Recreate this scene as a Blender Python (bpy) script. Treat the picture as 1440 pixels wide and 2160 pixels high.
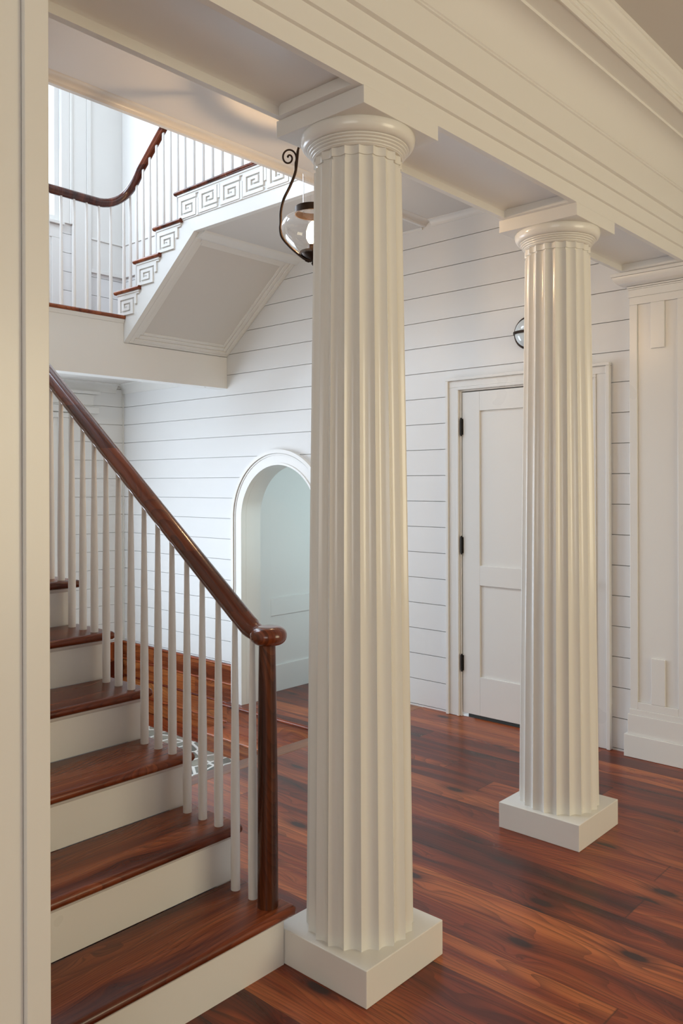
import bpy, bmesh, math, random
from mathutils import Vector, Matrix
from math import sin, cos, pi, radians, sqrt, atan2
random.seed(7)
SC = bpy.context.scene
for o in list(bpy.data.objects): bpy.data.objects.remove(o)
COL = SC.collection

# ------------------------------------------------------------------ camera
YAW, ROLL, F, CY = -.7362, .0027, 1732.55, 1019.31
d_ = Vector((sin(YAW), cos(YAW), 0)); r_ = Vector((cos(YAW), -sin(YAW), 0)); n_ = Vector((0, 0, -1))
cr = cos(ROLL)*r_ + sin(ROLL)*n_
cd = -sin(ROLL)*r_ + cos(ROLL)*n_
cam = bpy.data.objects.new('camera', bpy.data.cameras.new('camera')); COL.objects.link(cam)
m = Matrix.Identity(4)
for i in range(3):
    m[i][0] = cr[i]; m[i][1] = -cd[i]; m[i][2] = -d_[i]
m[2][3] = 1.5
cam.matrix_world = m
cam.data.sensor_fit = 'HORIZONTAL'; cam.data.sensor_width = 36
cam.data.lens = F/1440*36
cam.data.shift_y = -(1080-CY)/1440
cam.data.clip_start = .05
SC.camera = cam
# ------------------------------------------------------------------ light
SC.view_settings.view_transform = 'Standard'; SC.view_settings.look = 'None'
SC.view_settings.gamma = 1; SC.view_settings.use_curve_mapping = False
SC.view_settings.exposure = 0.0
W = bpy.data.worlds.new('world'); SC.world = W; W.use_nodes = True
W.node_tree.nodes['Background'].inputs[0].default_value = (.80, .90, 1, 1)
W.node_tree.nodes['Background'].inputs[1].default_value = 2.2
def area(name, loc, to, sx, sy, power, col):
    L = bpy.data.lights.new(name, 'AREA'); L.shape = 'RECTANGLE'; L.size = sx; L.size_y = sy
    L.energy = power; L.color = col
    o = bpy.data.objects.new(name, L); COL.objects.link(o); o.location = loc
    o.rotation_euler = (Vector(to)-Vector(loc)).to_track_quat('-Z', 'Y').to_euler()
    return o
COOL = (.80, .89, 1)
area('daylight_room_side', (3.12, 3.0, 1.68), (-1.6, 2.3, 2.2), 2.0, 2.0, 61, (1, .785, .36))
area('warm_fill_behind', (.9, -2.95, 1.4), (-.6, 3, .9), 2.5, 1.5, 24, (1, .84, .58))  # added warm fill, making up for weak bounce off the floor
area('daylight_stair_upper', (-6.8, 2.75, 4.85), (0, 3.0, 4.3), 1.8, 1.8, 55, COOL)
area('cool_fill_stair_side', (-5.2, .74, 4.9), (-4.0, 4.4, 2.6), 1.9, 1.5, 175, (.68, .83, 1))  # added cool fill for stringer and boarded wall; no window opening here
area('daylight_entry', (-6.8, 2.5, 1.0), (-1.5, 3.9, 1.0), 1.3, 2.0, 64, (.78, .87, 1))

# ------------------------------------------------------------------ materials
class NT:
    def __init__(s, name):
        s.m = bpy.data.materials.new(name); s.m.use_nodes = True
        s.t = s.m.node_tree; s.b = s.t.nodes['Principled BSDF']
    def n(s, typ, ins=None, **kw):
        x = s.t.nodes.new(typ)
        for k, v in kw.items(): setattr(x, k, v)
        for k, v in (ins or {}).items():
            if hasattr(v, 'is_linked') or isinstance(v, bpy.types.NodeSocket): s.t.links.new(v, x.inputs[k])
            else: x.inputs[k].default_value = v
        return x
    def mt(s, op, a, b=0., c=None, clamp=False):
        i = {0: a, 1: b}
        if c is not None: i[2] = c
        return s.n('ShaderNodeMath', i, operation=op, use_clamp=clamp).outputs[0]
    def mix(s, fac, a, b, bt='MIX'):
        x = s.t.nodes.new('ShaderNodeMix'); x.data_type = 'RGBA'; x.blend_type = bt
        for k, v in ((0, fac), (6, a), (7, b)):
            if isinstance(v, bpy.types.NodeSocket): s.t.links.new(v, x.inputs[k])
            else: x.inputs[k].default_value = v if k == 0 else (*v, 1)
        return x.outputs[2]
    def ramp(s, fac, stops):
        x = s.t.nodes.new('ShaderNodeValToRGB'); s.t.links.new(fac, x.inputs[0]); e = x.color_ramp.elements
        while len(e) < len(stops): e.new(.5)
        for q, (p, c) in zip(e, stops): q.position = p; q.color = (*c, 1)
        return x.outputs[0]
    def out(s, k, v):
        if isinstance(v, bpy.types.NodeSocket): s.t.links.new(v, s.b.inputs[k])
        else: s.b.inputs[k].default_value = v
    def bump(s, h, st, dist=.01):
        x = s.n('ShaderNodeBump', {'Height': h, 'Strength': st, 'Distance': dist}); s.t.links.new(x.outputs[0], s.b.inputs['Normal'])
def lin(c):
    return tuple((x/255/12.92 if x/255 <= .04045 else ((x/255+.055)/1.055)**2.4) for x in c)

def paint(name, col, rough=.34, bump=.06):
    q = NT(name); pos = q.n('ShaderNodeNewGeometry').outputs['Position']
    nz = q.n('ShaderNodeTexNoise', {'Vector': pos, 'Scale': 2.2, 'Detail': 3.}).outputs[0]
    c = q.mix(q.mt('MULTIPLY', nz, .5), col, tuple(x*.95 for x in col)); q.out('Base Color', c)
    n2 = q.n('ShaderNodeTexNoise', {'Vector': q.n('ShaderNodeMapping', {'Vector': pos, 'Scale': (60, 60, 6)}).outputs[0], 'Scale': 1., 'Detail': 2.}).outputs[0]
    q.out('Roughness', q.mt('MULTIPLY_ADD', nz, .12, rough-.06)); q.out('Specular IOR Level', .5)
    if bump: q.bump(n2, bump, .004)
    return q.m
def metal(name, col, rough=.4, met=.85):
    q = NT(name); pos = q.n('ShaderNodeNewGeometry').outputs['Position']
    nz = q.n('ShaderNodeTexNoise', {'Vector': pos, 'Scale': 45., 'Detail': 3.}).outputs[0]
    q.out('Base Color', q.mix(nz, col, tuple(x*.6 for x in col))); q.out('Metallic', met); q.out('Roughness', rough); return q.m
def wood(name, axis, cols, w=None, L=2.4, freq=26., rough=.22, knots=True, gloss=.34, seam=.55, coat=.08, off=0.):
    """axis = grain direction; boards (w) run across the second horizontal axis."""
    q = NT(name)
    g = q.n('ShaderNodeNewGeometry').outputs['Position'] if axis != 'O' else None
    s = q.n('ShaderNodeSeparateXYZ', {0: g}).outputs
    X, Y, Z = s[0], s[1], s[2]
    u, v, k = {'X': (X, Y, Z), 'Y': (Y, X, Z), 'Z': (Z, X, Y), 'S': (X, Z, Y)}[axis]
    if w:
        row = q.mt('FLOOR', q.mt('DIVIDE', q.mt('ADD', v, off), w))
        rr = q.n('ShaderNodeTexWhiteNoise', {'W': row}, noise_dimensions='1D').outputs[0]
        us = q.mt('MULTIPLY_ADD', rr, 7., u)
        seg = q.mt('FLOOR', q.mt('DIVIDE', us, L))
        cell = q.n('ShaderNodeTexWhiteNoise', {'Vector': q.n('ShaderNodeCombineXYZ', {0: row, 1: seg}).outputs[0]}, noise_dimensions='2D').outputs[0]
    else:
        cell = q.mt('MULTIPLY', q.mt('FLOOR', q.mt('MULTIPLY', k, 5.5)), .37)
        cell = q.mt('FRACT', cell)
    co = q.mt('MULTIPLY', cell, 37.)
    # knots: sparse stretched cells
    kv = q.n('ShaderNodeCombineXYZ', {0: q.mt('MULTIPLY_ADD', u, 2.5, co), 1: q.mt('MULTIPLY', v, 6.1), 2: 0.}).outputs[0]
    vo = q.n('ShaderNodeTexVoronoi', {'Vector': kv, 'Scale': 1.}, voronoi_dimensions='2D')
    kd = vo.outputs['Distance']
    # warp grain around knots
    push = q.mt('MULTIPLY', q.mt('POWER', 2.718, q.mt('MULTIPLY', kd, -6.)), .05)
    vv = q.mt('ADD', v, push)
    wob = q.n('ShaderNodeTexNoise', {'Vector': q.n('ShaderNodeCombineXYZ', {0: q.mt('MULTIPLY', u, 1.1), 1: q.mt('MULTIPLY', vv, 5.), 2: co}).outputs[0], 'Scale': 1., 'Detail': 1.5}).outputs[0]
    ph = q.mt('ADD', q.mt('MULTIPLY', vv, freq*1.2), q.mt('MULTIPLY', wob, freq*.42))
    ring = q.mt('FRACT', q.mt('MULTIPLY', ph, 1.6))
    ring = q.mt('POWER', ring, 2.2)
    fine = q.n('ShaderNodeTexNoise', {'Vector': q.n('ShaderNodeCombineXYZ', {0: q.mt('MULTIPLY', u, 3.), 1: q.mt('MULTIPLY', vv, 170.), 2: co}).outputs[0], 'Scale': 1., 'Detail': 4.}).outputs[0]
    broad = q.n('ShaderNodeTexNoise', {'Vector': q.n('ShaderNodeCombineXYZ', {0: q.mt('MULTIPLY', u, .9), 1: q.mt('MULTIPLY', vv, 14.), 2: co}).outputs[0], 'Scale': 1., 'Detail': 3.}).outputs[0]
    t = q.mt('MULTIPLY_ADD', broad, 1.35, q.mt('MULTIPLY_ADD', cell, .50, -.42))
    c = q.ramp(t, [(.06, cols[0]), (.34, cols[1]), (.58, cols[2]), (.92, cols[3])])
    amp = q.mt('MULTIPLY', ring, q.mt('MULTIPLY_ADD', broad, .7, .05), clamp=True)
    c = q.mix(amp, c, tuple(x*.45 for x in cols[0]))
    c = q.mix(q.mt('MULTIPLY', q.mt('SUBTRACT', fine, .5, clamp=True), 2.6, clamp=True), c, tuple(x*.5 for x in cols[0]))
    if knots:
        sel = q.mt('GREATER_THAN', q.n('ShaderNodeSeparateColor', {0: vo.outputs['Color']}).outputs[0], .74)
        kr = q.n('ShaderNodeMapRange', {0: kd, 1: .13, 2: .085, 3: 0., 4: 1.}).outputs[0]
        halo = q.n('ShaderNodeMapRange', {0: kd, 1: .30, 2: .10, 3: 0., 4: .6}).outputs[0]
        c = q.mix(q.mt('MULTIPLY', halo, sel), c, cols[0])
        c = q.mix(q.mt('MULTIPLY', kr, sel), c, (.035, .011, .008))
    if w:
        fr = q.mt('FRACT', q.mt('DIVIDE', q.mt('ADD', v, off), w))
        ed = q.mt('MINIMUM', fr, q.mt('SUBTRACT', 1., fr))
        fu = q.mt('FRACT', q.mt('DIVIDE', us, L)); eu = q.mt('MINIMUM', fu, q.mt('SUBTRACT', 1., fu))
        ln = q.n('ShaderNodeMapRange', {0: ed, 1: .010, 2: .002, 3: 0., 4: seam}).outputs[0]
        lu = q.n('ShaderNodeMapRange', {0: eu, 1: .0009, 2: .0002, 3: 0., 4: seam}).outputs[0]
        c = q.mix(q.mt('MAXIMUM', ln, lu), c, (.012, .006, .004))
    q.out('Base Color', c)
    q.out('Roughness', q.mt('MULTIPLY_ADD', broad, .16, rough-.05)); q.out('Specular IOR Level', gloss)
    q.out('Coat Weight', coat); q.out('Coat Roughness', .16)
    q.bump(fine, .07, .003)
    return q.m
HP = [lin((54, 17, 12)), lin((102, 40, 23)), lin((142, 63, 32)), lin((190, 106, 56))]
ST = [lin((56, 20, 10)), lin((96, 42, 22)), lin((132, 64, 34)), lin((164, 94, 54))]
M = {}
M['wall'] = paint('wall_paint', (.765, .76, .745), .42, .04)
M['trim'] = paint('trim_paint', (.77, .755, .72), .30, .05)
M['column'] = paint('column_paint', (.77, .75, .70), .20, .05)
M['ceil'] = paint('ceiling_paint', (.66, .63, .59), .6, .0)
M['baluster'] = paint('baluster_paint', (.82, .80, .77), .3, .0)
M['floor'] = wood('heart_pine_floor', 'X', HP, .163, 4.6, 24., .27, off=.02)
M['treadY'] = wood('stained_tread', 'Y', ST, .40, 9., 34., .22, knots=False, seam=0)
M['treadX'] = wood('pine_step', 'X', HP, None, 3, 26., .25)
M['stepY'] = wood('pine_step_side', 'Y', HP, None, 3, 26., .25)
M['riserX'] = wood('pine_riser', 'S', [lin((70, 30, 18)), lin((120, 58, 30)), lin((160, 88, 44)), lin((190, 120, 66))], .155, 2.6, 20., .25, seam=0)
M['border'] = wood('border_board', 'Y', [lin((110, 66, 42)), lin((150, 96, 62)), lin((178, 120, 78)), lin((200, 146, 100))], None, 3, 24., .3, knots=False)
M['newel'] = wood('dark_newel_wood', 'Z', [lin((30, 12, 9)), lin((66, 30, 18)), lin((118, 62, 30)), lin((168, 98, 50))], None, 3, 70., .25, knots=False)
M['rail'] = wood('handrail_wood', 'X', [lin((50, 18, 10)), lin((84, 36, 18)), lin((112, 52, 26)), lin((138, 70, 38))], None, 3, 40., .18, knots=False, coat=.5)
M['bronze'] = metal('dark_bronze', (.055, .035, .025), .38)
M['hinge'] = metal('black_hinge', (.025, .022, .02), .45, .6)
def glass(name, tint=(1, 1, 1), refl=.18, rough=.03):
    q = NT(name); t = q.t; t.nodes.remove(q.b); out = [n for n in t.nodes if n.type == 'OUTPUT_MATERIAL'][0]
    tr = q.n('ShaderNodeBsdfTransparent', {0: (*tint, 1)}); gl = q.n('ShaderNodeBsdfGlossy', {'Color': (1, 1, 1, 1), 'Roughness': rough})
    lw = q.n('ShaderNodeLayerWeight', {0: .45}).outputs['Facing']
    fac = q.mt('MULTIPLY_ADD', q.mt('POWER', lw, 3.), .75, refl*.35, clamp=True)
    mx = t.nodes.new('ShaderNodeMixShader'); t.links.new(fac, mx.inputs[0]); t.links.new(tr.outputs[0], mx.inputs[1]); t.links.new(gl.outputs[0], mx.inputs[2])
    t.links.new(mx.outputs[0], out.inputs[0]); return q.m
q = NT('glowing_bulb_glass'); t = q.t; t.nodes.remove(q.b); out = [n for n in t.nodes if n.type == 'OUTPUT_MATERIAL'][0]
tr = q.n('ShaderNodeBsdfTransparent', {0: (1, .95, .85, 1)}); em = q.n('ShaderNodeEmission', {0: (1, .76, .46, 1), 1: 9.0})
ad_ = t.nodes.new('ShaderNodeAddShader'); t.links.new(tr.outputs[0], ad_.inputs[0]); t.links.new(em.outputs[0], ad_.inputs[1]); t.links.new(ad_.outputs[0], out.inputs[0]); M['bulbglass'] = q.m
M['glass'] = glass('clear_glass'); M['pane'] = glass('window_glass', (.97, .99, 1), .1)
def emis(name, col, st):
    q = NT(name); q.out('Emission Color', (*col, 1)); q.out('Emission Strength', st); q.out('Base Color', (1, .9, .7, 1)); return q.m
M['bulb'] = emis('glowing_filament', (1, .72, .38), 260)
q = NT('frosted_sconce_glass'); q.out('Base Color', (.62, .68, .70, 1)); q.out('Roughness', .12); q.out('Specular IOR Level', .8); M['frost'] = q.m
q = NT('void_shade_paint'); q.out('Base Color', (.02, .018, .015, 1)); q.out('Roughness', .9); M['dark'] = q.m  # near-black colour puts the shade behind the door into the surface
# stone floor
q = NT('flagstone_floor'); pos = q.n('ShaderNodeNewGeometry').outputs['Position']
sx = q.n('ShaderNodeMapping', {'Vector': pos, 'Scale': (1.25, 1, 0)}).outputs[0]
v1 = q.n('ShaderNodeTexVoronoi', {'Vector': sx, 'Scale': 5.5, 'Randomness': .8}, feature='DISTANCE_TO_EDGE', voronoi_dimensions='2D').outputs['Distance']
v2 = q.n('ShaderNodeTexVoronoi', {'Vector': sx, 'Scale': 5.5, 'Randomness': .8}, voronoi_dimensions='2D').outputs['Color']
g1 = q.n('ShaderNodeMapRange', {0: v1, 1: .045, 2: .085, 3: 0., 4: 1.}).outputs[0]
nz = q.n('ShaderNodeTexNoise', {'Vector': pos, 'Scale': 14., 'Detail': 5.}).outputs[0]
tone = q.mt('ADD', q.mt('MULTIPLY', q.n('ShaderNodeSeparateColor', {0: v2}).outputs[0], .5), q.mt('MULTIPLY', nz, .5))
stc = q.ramp(tone, [(.2, lin((92, 96, 92))), (.5, lin((128, 130, 120))), (.8, lin((160, 156, 142)))])
q.out('Base Color', q.mix(g1, lin((232, 232, 226)), stc)); q.out('Roughness', .5); q.bump(g1, .4, .006); M['stone'] = q.m

# ------------------------------------------------------------------ geometry helpers
class MB:
    def __init__(s): s.v = []; s.f = []
    def add(s, vs, fs):
        b = len(s.v); s.v += [tuple(p) for p in vs]; s.f += [tuple(b+i for i in f) for f in fs]; return s
    def box(s, x0, x1, y0, y1, z0, z1):
        x0, x1 = min(x0, x1), max(x0, x1); y0, y1 = min(y0, y1), max(y0, y1); z0, z1 = min(z0, z1), max(z0, z1)
        return s.add([(x, y, z) for z in (z0, z1) for y in (y0, y1) for x in (x0, x1)],
                     [(0, 2, 3, 1), (4, 5, 7, 6), (0, 1, 5, 4), (2, 6, 7, 3), (0, 4, 6, 2), (1, 3, 7, 5)])
    def frame(s, x0, x1, z0, z1, wl, wr, wb, wt, y0, y1):
        """mitre-free rectangular frame in the xz plane, no overlapping pieces"""
        s.box(x0, x0+wl, y0, y1, z0, z1-wt) if wl else None; s.box(x1-wr, x1, y0, y1, z0, z1-wt) if wr else None
        s.box(x0, x1, y0, y1, z1-wt, z1) if wt else None
        s.box(x0+wl, x1-wr, y0, y1, z0, z0+wb) if wb else None
        return s
    def prism(s, poly, axis, c0, c1):
        """poly: 2-D points; axis x: (y,z)  y: (x,z)  z: (x,y)"""
        def p3(a, b, c): return {'x': (c, a, b), 'y': (a, c, b), 'z': (a, b, c)}[axis]
        n = len(poly); vs = [p3(a, b, c0) for a, b in poly]+[p3(a, b, c1) for a, b in poly]
        fs = [(i, (i+1) % n, n+(i+1) % n, n+i) for i in range(n)]+[tuple(range(n))[::-1], tuple(range(n, 2*n))]
        return s.add(vs, fs)
    def lathe(s, prof, c=(0, 0, 0), n=48, cap=True):
        vs = []
        for r, z in prof:
            for k in range(n):
                a = 2*pi*k/n; vs.append((c[0]+r*cos(a), c[1]+r*sin(a), c[2]+z))
        fs = []
        for i in range(len(prof)-1):
            for k in range(n):
                fs.append((i*n+k, i*n+(k+1) % n, (i+1)*n+(k+1) % n, (i+1)*n+k))
        if cap: fs += [tuple(range(n))[::-1], tuple((len(prof)-1)*n+k for k in range(n))]
        return s.add(vs, fs)
    def sweep(s, path, prof, up=(0, 0, 1), scale=None, caps=True):
        path = [Vector(p) for p in path]; n = len(prof); vs = []
        for i, p in enumerate(path):
            t = (path[min(i+1, len(path)-1)]-path[max(i-1, 0)]).normalized()
            sd = t.cross(Vector(up))
            if sd.length < 1e-4: sd = Vector((1, 0, 0))
            sd.normalize(); u = sd.cross(t).normalized(); k = scale[i] if scale else 1
            vs += [p+sd*a*k+u*b*k for a, b in prof]
        fs = [(i*n+j, i*n+(j+1) % n, (i+1)*n+(j+1) % n, (i+1)*n+j) for i in range(len(path)-1) for j in range(n)]
        if caps: fs += [tuple(range(n))[::-1], tuple((len(path)-1)*n+k for k in range(n))]
        return s.add(vs, fs)
    def build(s, name, mat, parent=None, smooth=None, bevel=0, base=None):
        me = bpy.data.meshes.new(name); me.from_pydata(s.v, [], s.f)
        b = bmesh.new(); b.from_mesh(me); bmesh.ops.recalc_face_normals(b, faces=b.faces); b.to_mesh(me); b.free()
        me.materials.append(M[mat] if isinstance(mat, str) else mat)
        o = bpy.data.objects.new(name, me); COL.objects.link(o)
        if smooth:
            me.polygons.foreach_set('use_smooth', [True]*len(me.polygons)); me.set_sharp_from_angle(angle=radians(smooth))
        if bevel:
            md = o.modifiers.new('bevel', 'BEVEL'); md.width = bevel; md.segments = 2; md.limit_method = 'ANGLE'; md.harden_normals = False
        if parent:
            o.parent = parent
            if base is None: o.matrix_parent_inverse = Matrix.Translation(parent.location).inverted() if parent.type == 'EMPTY' else Matrix.Identity(4)
        return o
def circ(r, n=14, rz=None): return [(r*cos(2*pi*k/n), (rz or r)*sin(2*pi*k/n)) for k in range(n)]
def thing(name, label, cat, loc=(0, 0, 0), group=None, kind=None):
    o = bpy.data.objects.new(name, None); COL.objects.link(o); o.location = loc; o.empty_display_size = .2
    if label: o['label'] = label
    if cat: o['category'] = cat
    if group: o['group'] = group
    if kind: o['kind'] = kind
    return o
def struct(o, label=None):
    o['kind'] = 'structure'
    if label: o['label'] = label
    return o
def offs(path, name='y'): pass
def cp(o, parent, loc=None):
    c = o.copy(); COL.objects.link(c); c.parent = parent
    if loc is not None: c.location = loc
    return c

YW, XE = 4.442, -6.85          # long boarded wall, end wall
XF, XB = -1.53, -1.875         # front and back face of the beam
YP = 4.40
CZ = 3.24                      # ceilings
FE = -3.39                     # edge of the hall floor above the sunken entry
SY = 1.775                     # open side of the first flight
UY = 3.449                     # open side of the second flight
ZL, ZU = 2.7525, 3.51          # landing and upper floor
ZS = -.62                      # stone floor
AX, AZ, AR, AO = -4.672, 1.215, .430, .551   # arch centre, inner and outer radius

# ------------------------------------------------------------------ shell
def boarded(name, mat, fixed, a0, a1, z0, z1, holes, axis='x', face=-1, thick=.16, lap0=.183, lap=.1708, back=True):
    """boards with open gaps between them; holes: fn(z)->list of (lo,hi) to leave out"""
    b = MB(); g = .0022; zs = []
    k = math.ceil((z0-lap0)/lap); edges = [z0]
    while lap0+k*lap < z1: edges.append(lap0+k*lap); k += 1
    edges.append(z1)
    def spans(z, lo, hi):
        out = [(lo, hi)]
        for h0, h1 in holes(z):
            nx = []
            for p, q_ in out:
                if h1 <= p or h0 >= q_: nx.append((p, q_)); continue
                if h0 > p: nx.append((p, h0))
                if h1 < q_: nx.append((h1, q_))
            out = nx
        return out
    def put(p, q_, za, zb, d0, d1):
        if axis == 'x': b.box(p, q_, fixed-face*d0, fixed-face*d1, za, zb)
        else: b.box(fixed-face*d0, fixed-face*d1, p, q_, za, zb)
    for e0, e1 in zip(edges[:-1], edges[1:]):
        za, zb = e0+(g if e0 > z0 else 0), e1-(g if e1 < z1 else 0)
        n = max(1, int((zb-za)/.02)) if holes((za+zb)/2) or holes(za) or holes(zb) else 1
        cuts = [za+(zb-za)*i/n for i in range(n+1)]
        last = None
        for c0, c1 in zip(cuts[:-1], cuts[1:]):
            sp = spans((c0+c1)/2, a0, a1)
            if last and last[0] == sp: last = (sp, last[1], c1)
            else:
                if last:
                    for p, q_ in last[0]: put(p, q_, last[1], last[2], 0, .014)
                last = (sp, c0, c1)
        for p, q_ in last[0]: put(p, q_, last[1], last[2], 0, .014)
    if back:
        n = int((z1-z0)/.02); last = None
        for i in range(n):
            c0, c1 = z0+(z1-z0)*i/n, z0+(z1-z0)*(i+1)/n; sp = spans((c0+c1)/2, a0, a1)
            if last and last[0] == sp: last = (sp, last[1], c1)
            else:
                if last:
                    for p, q_ in last[0]: put(p, q_, last[1], last[2], .014, thick)
                last = (sp, c0, c1)
        for p, q_ in last[0]: put(p, q_, last[1], last[2], .014, thick)
    return b
DX0, DX1, DZ = -3.03, -2.03, 2.12
def holes_long(z):
    h = []
    if z < DZ: h.append((DX0, DX1))
    R = .50
    if z < AZ: h.append((AX-R, AX+R))
    elif z < AZ+R: w = sqrt(R*R-(z-AZ)**2); h.append((AX-w, AX+w))
    return h
wl = boarded('wall_right', 'wall', YW, XE-.165, 3.2, -.76, 6.2, holes_long).build('wall_right', 'wall'); struct(wl, 'long white horizontally boarded wall')
# end wall: windows lower y 2.40..3.78, z .75..2.10 ; upper y 2.2..3.79 z 3.84..5.7
LW = (1.95, 3.775, -.30, 2.10); UWN = (1.7, 3.79, 3.86, 5.8)
def holes_end(z):
    h = []
    if LW[2] < z < LW[3]: h.append(LW[:2])
    if UWN[2] < z < UWN[3]: h.append(UWN[:2])
    return h
we = boarded('wall_back', 'wall', XE, .6, YW, -.76, 6.2, holes_end, axis='y', face=1).build('wall_back', 'wall'); struct(we, 'white boarded end wall of the stairwell')
b = MB().box(XE, -1.86, .58, .70, -.76, 6.2)            # wall on the closed side of the first flight
struct(b.build('wall_stair', 'wall'), 'white wall on the closed side of the staircase')
b = MB().box(XE-.16, 3.3, .58, YW+.16, 6.2, 6.3)
hole = MB()
for x0, x1, y0, y1 in ((XE-.2, XE+.75, .5, 4.7), (-4.3, 3.3, .5, 4.7), (XE+.75, -4.3, .5, 1.8), (XE+.75, -4.3, 3.4, 4.7)): hole.box(x0, x1, y0, y1, 6.2, 6.3)
struct(hole.build('ceiling_stairwell', 'ceil'), 'white ceiling high above the stairwell')
struct(MB().box(XE+.0005, XE+.012, YW-.012, YW-.0005, 0, 2.36).build('trim_10', 'trim'), 'narrow vertical bead in the corner of the boarded walls')
# near room shell
b = MB()
b.box(3.2, 3.36, -3.1, 1.95, -.05, CZ+.1).box(3.2, 3.36, 4.05, YW, -.05, CZ+.1).box(3.2, 3.36, 1.95, 4.05, -.05, .62).box(3.2, 3.36, 1.95, 4.05, 2.85, CZ+.1)
struct(b.build('wall_front', 'wall'), 'white wall of the near room behind the camera')
b = MB()
b.box(XB, -.4, -3.16, -3.0, -.05, CZ+.1).box(2.2, 3.36, -3.16, -3.0, -.05, CZ+.1).box(-.4, 2.2, -3.16, -3.0, -.05, .7).box(-.4, 2.2, -3.16, -3.0, 2.8, CZ+.1)
struct(b.build('wall_left', 'wall'), 'white side wall of the near room')
# hall and near-room floor, border board, upper floor
b = MB().box(FE+.10, 3.3, -3.1, YW+.01, -.06, 0).box(FE, FE+.10, .58, SY-.02, -.06, 0)
struct(b.build('floor', 'floor'), 'wide reddish pine plank floor with dark knots')
# border board
bb = MB().box(FE-.012, FE+.10, SY-.02, YW-.002, -.04, 0.0005).build('border_board', 'border', bevel=.006); struct(bb, 'paler board edging the plank floor above the sunken steps'); bb.name = 'trim_6'
b = MB().box(FE-.001, FE+.02, .7, YW-.002, ZS-.1, -.041)
struct(b.build('wall_floor_edge', 'riserX'), 'wooden face below the edge of the plank floor')
b = MB().box(XE, FE, .6, YW+.01, ZS-.12, ZS)
struct(b.build('floor_entry', 'stone'), 'sunken flagstone floor with pale mortar joints')
# ceilings
b = MB().box(XF-.1, 3.3, -3.1, YW, CZ, CZ+.1)
struct(b.build('ceiling', 'ceil'), 'plain ceiling of the near room')
b = MB().box(-3.215, XF-.1, .6, YW, CZ, ZU)
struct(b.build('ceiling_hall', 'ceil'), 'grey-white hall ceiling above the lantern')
# cased edge of the stairwell opening: flat soffit plus cove
b = MB()
cv = [(-3.215, CZ)]
prof = [(-3.285, ZU+.02), (-3.285, 3.209), (-3.262, 3.209), (-3.258, 3.214)]
for k in range(9):
    a = k/8*pi/2; prof.append((-3.254+.034*(1-cos(a)), 3.216+.019*sin(a)))
prof += [(-3.214, CZ-.003), (-3.210, CZ), (-3.210, ZU+.02)]
b.prism(prof, 'y', .70, YW)
struct(b.build('trim_2', 'trim', smooth=40), 'moulded trim along the edge of the stairwell opening')
# crown along the long wall, hall part and under the upper floor
def crown(x0, x1, zc, h=.04, t=.045):
    pr = [(YW, zc), (YW, zc-h), (YW-.006, zc-h), (YW-.008, zc-h+.006)]
    for k in range(9):
        a = k/8*pi/2; pr.append((YW-.008-(t-.012)*(1-cos(a)), zc-h+.008+(h-.012)*sin(a)))
    pr += [(YW-t, zc-.003), (YW-t, zc)]
    return MB().prism(pr, 'x', x0, x1)
c = crown(-3.215, XB, CZ); struct(c.build('trim_3', 'trim', smooth=40), 'crown moulding where the boarded wall meets the hall ceiling')
# solid upper floor beside the stairwell (seen from below)
b = MB().box(-4.464, -3.287, UY+.041, YW-.001, 3.2095, ZU-.031)
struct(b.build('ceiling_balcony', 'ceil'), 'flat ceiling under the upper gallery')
b = MB().box(-4.60, -3.25, UY+.10, YW-.001, ZU-.03, ZU-.001).box(-3.25, 1, .71, YW-.001, ZU+.0, ZU+.02)
struct(b.build('floor_upper', 'treadY'), 'wood floor of the upper gallery')
c = crown(-4.464, -3.286, 3.209, .016, .016); struct(c.build('trim_5', 'trim', smooth=40), 'thin bead along the wall under the gallery')

# ------------------------------------------------------------------ entablature over the columns
b = MB()
P = [(XF, 2.640), (XF, 2.698), (XF+.010, 2.701), (XF+.010, 2.766), (XF+.020, 2.769), (XF+.020, 2.832), (XF+.034, 2.836), (XF+.034, 2.952), (XF+.040, 2.955), (XF+.040, 2.961)]
x0, z0, x1, z1 = XF+.044, 2.964, -1.394, 3.100
for k in range(13):
    a = k/12*pi/2; P.append((x0+(x1-x0)*(1-cos(a)), z0+(z1-z0)*sin(a)))
P += [(-1.386, 3.100), (-1.386, 3.112), (-1.376, 3.116), (-1.306, 3.116), (-1.304, 3.112), (-1.2985, 3.112), (-1.2985, 3.135)]
for k in range(7):
    a = -pi/2+pi*k/6; P.append((-1.2985+.007*cos(a)*1, 3.146+.009*sin(a)))
for k in range(7):
    a = -pi/2+pi*k/6; P.append((-1.2975+.007*cos(a)*1, 3.168+.007*sin(a)))
for k in range(13):
    t = k/12; P.append((-1.294+.033*(3*t*t-2*t**3), 3.178+.045*t))
P += [(-1.257, 3.226), (-1.257, CZ), (XB, CZ), (XB, 2.640), (XB+.022, 2.640), (XB+.022, 2.668), (XB+.034, 2.676), (XF-.034, 2.676), (XF-.022, 2.668), (XF-.022, 2.640)]
b.prism(P, 'y', -3.0, YW)
for ya, yb in ((-3.0, .86), (1.965-.205, 1.965+.205), (3.298-.205, 3.298+.205), (YP-.10, YW)):
    b.box(XB+.0221, XF-.0221, ya, yb, 2.6402, 2.6755)
tr = b.build('trim_1', 'trim', smooth=35); struct(tr, 'long stepped and coved beam carried by the columns')

# pilaster at the far end of the colonnade (faces the camera side)

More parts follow.
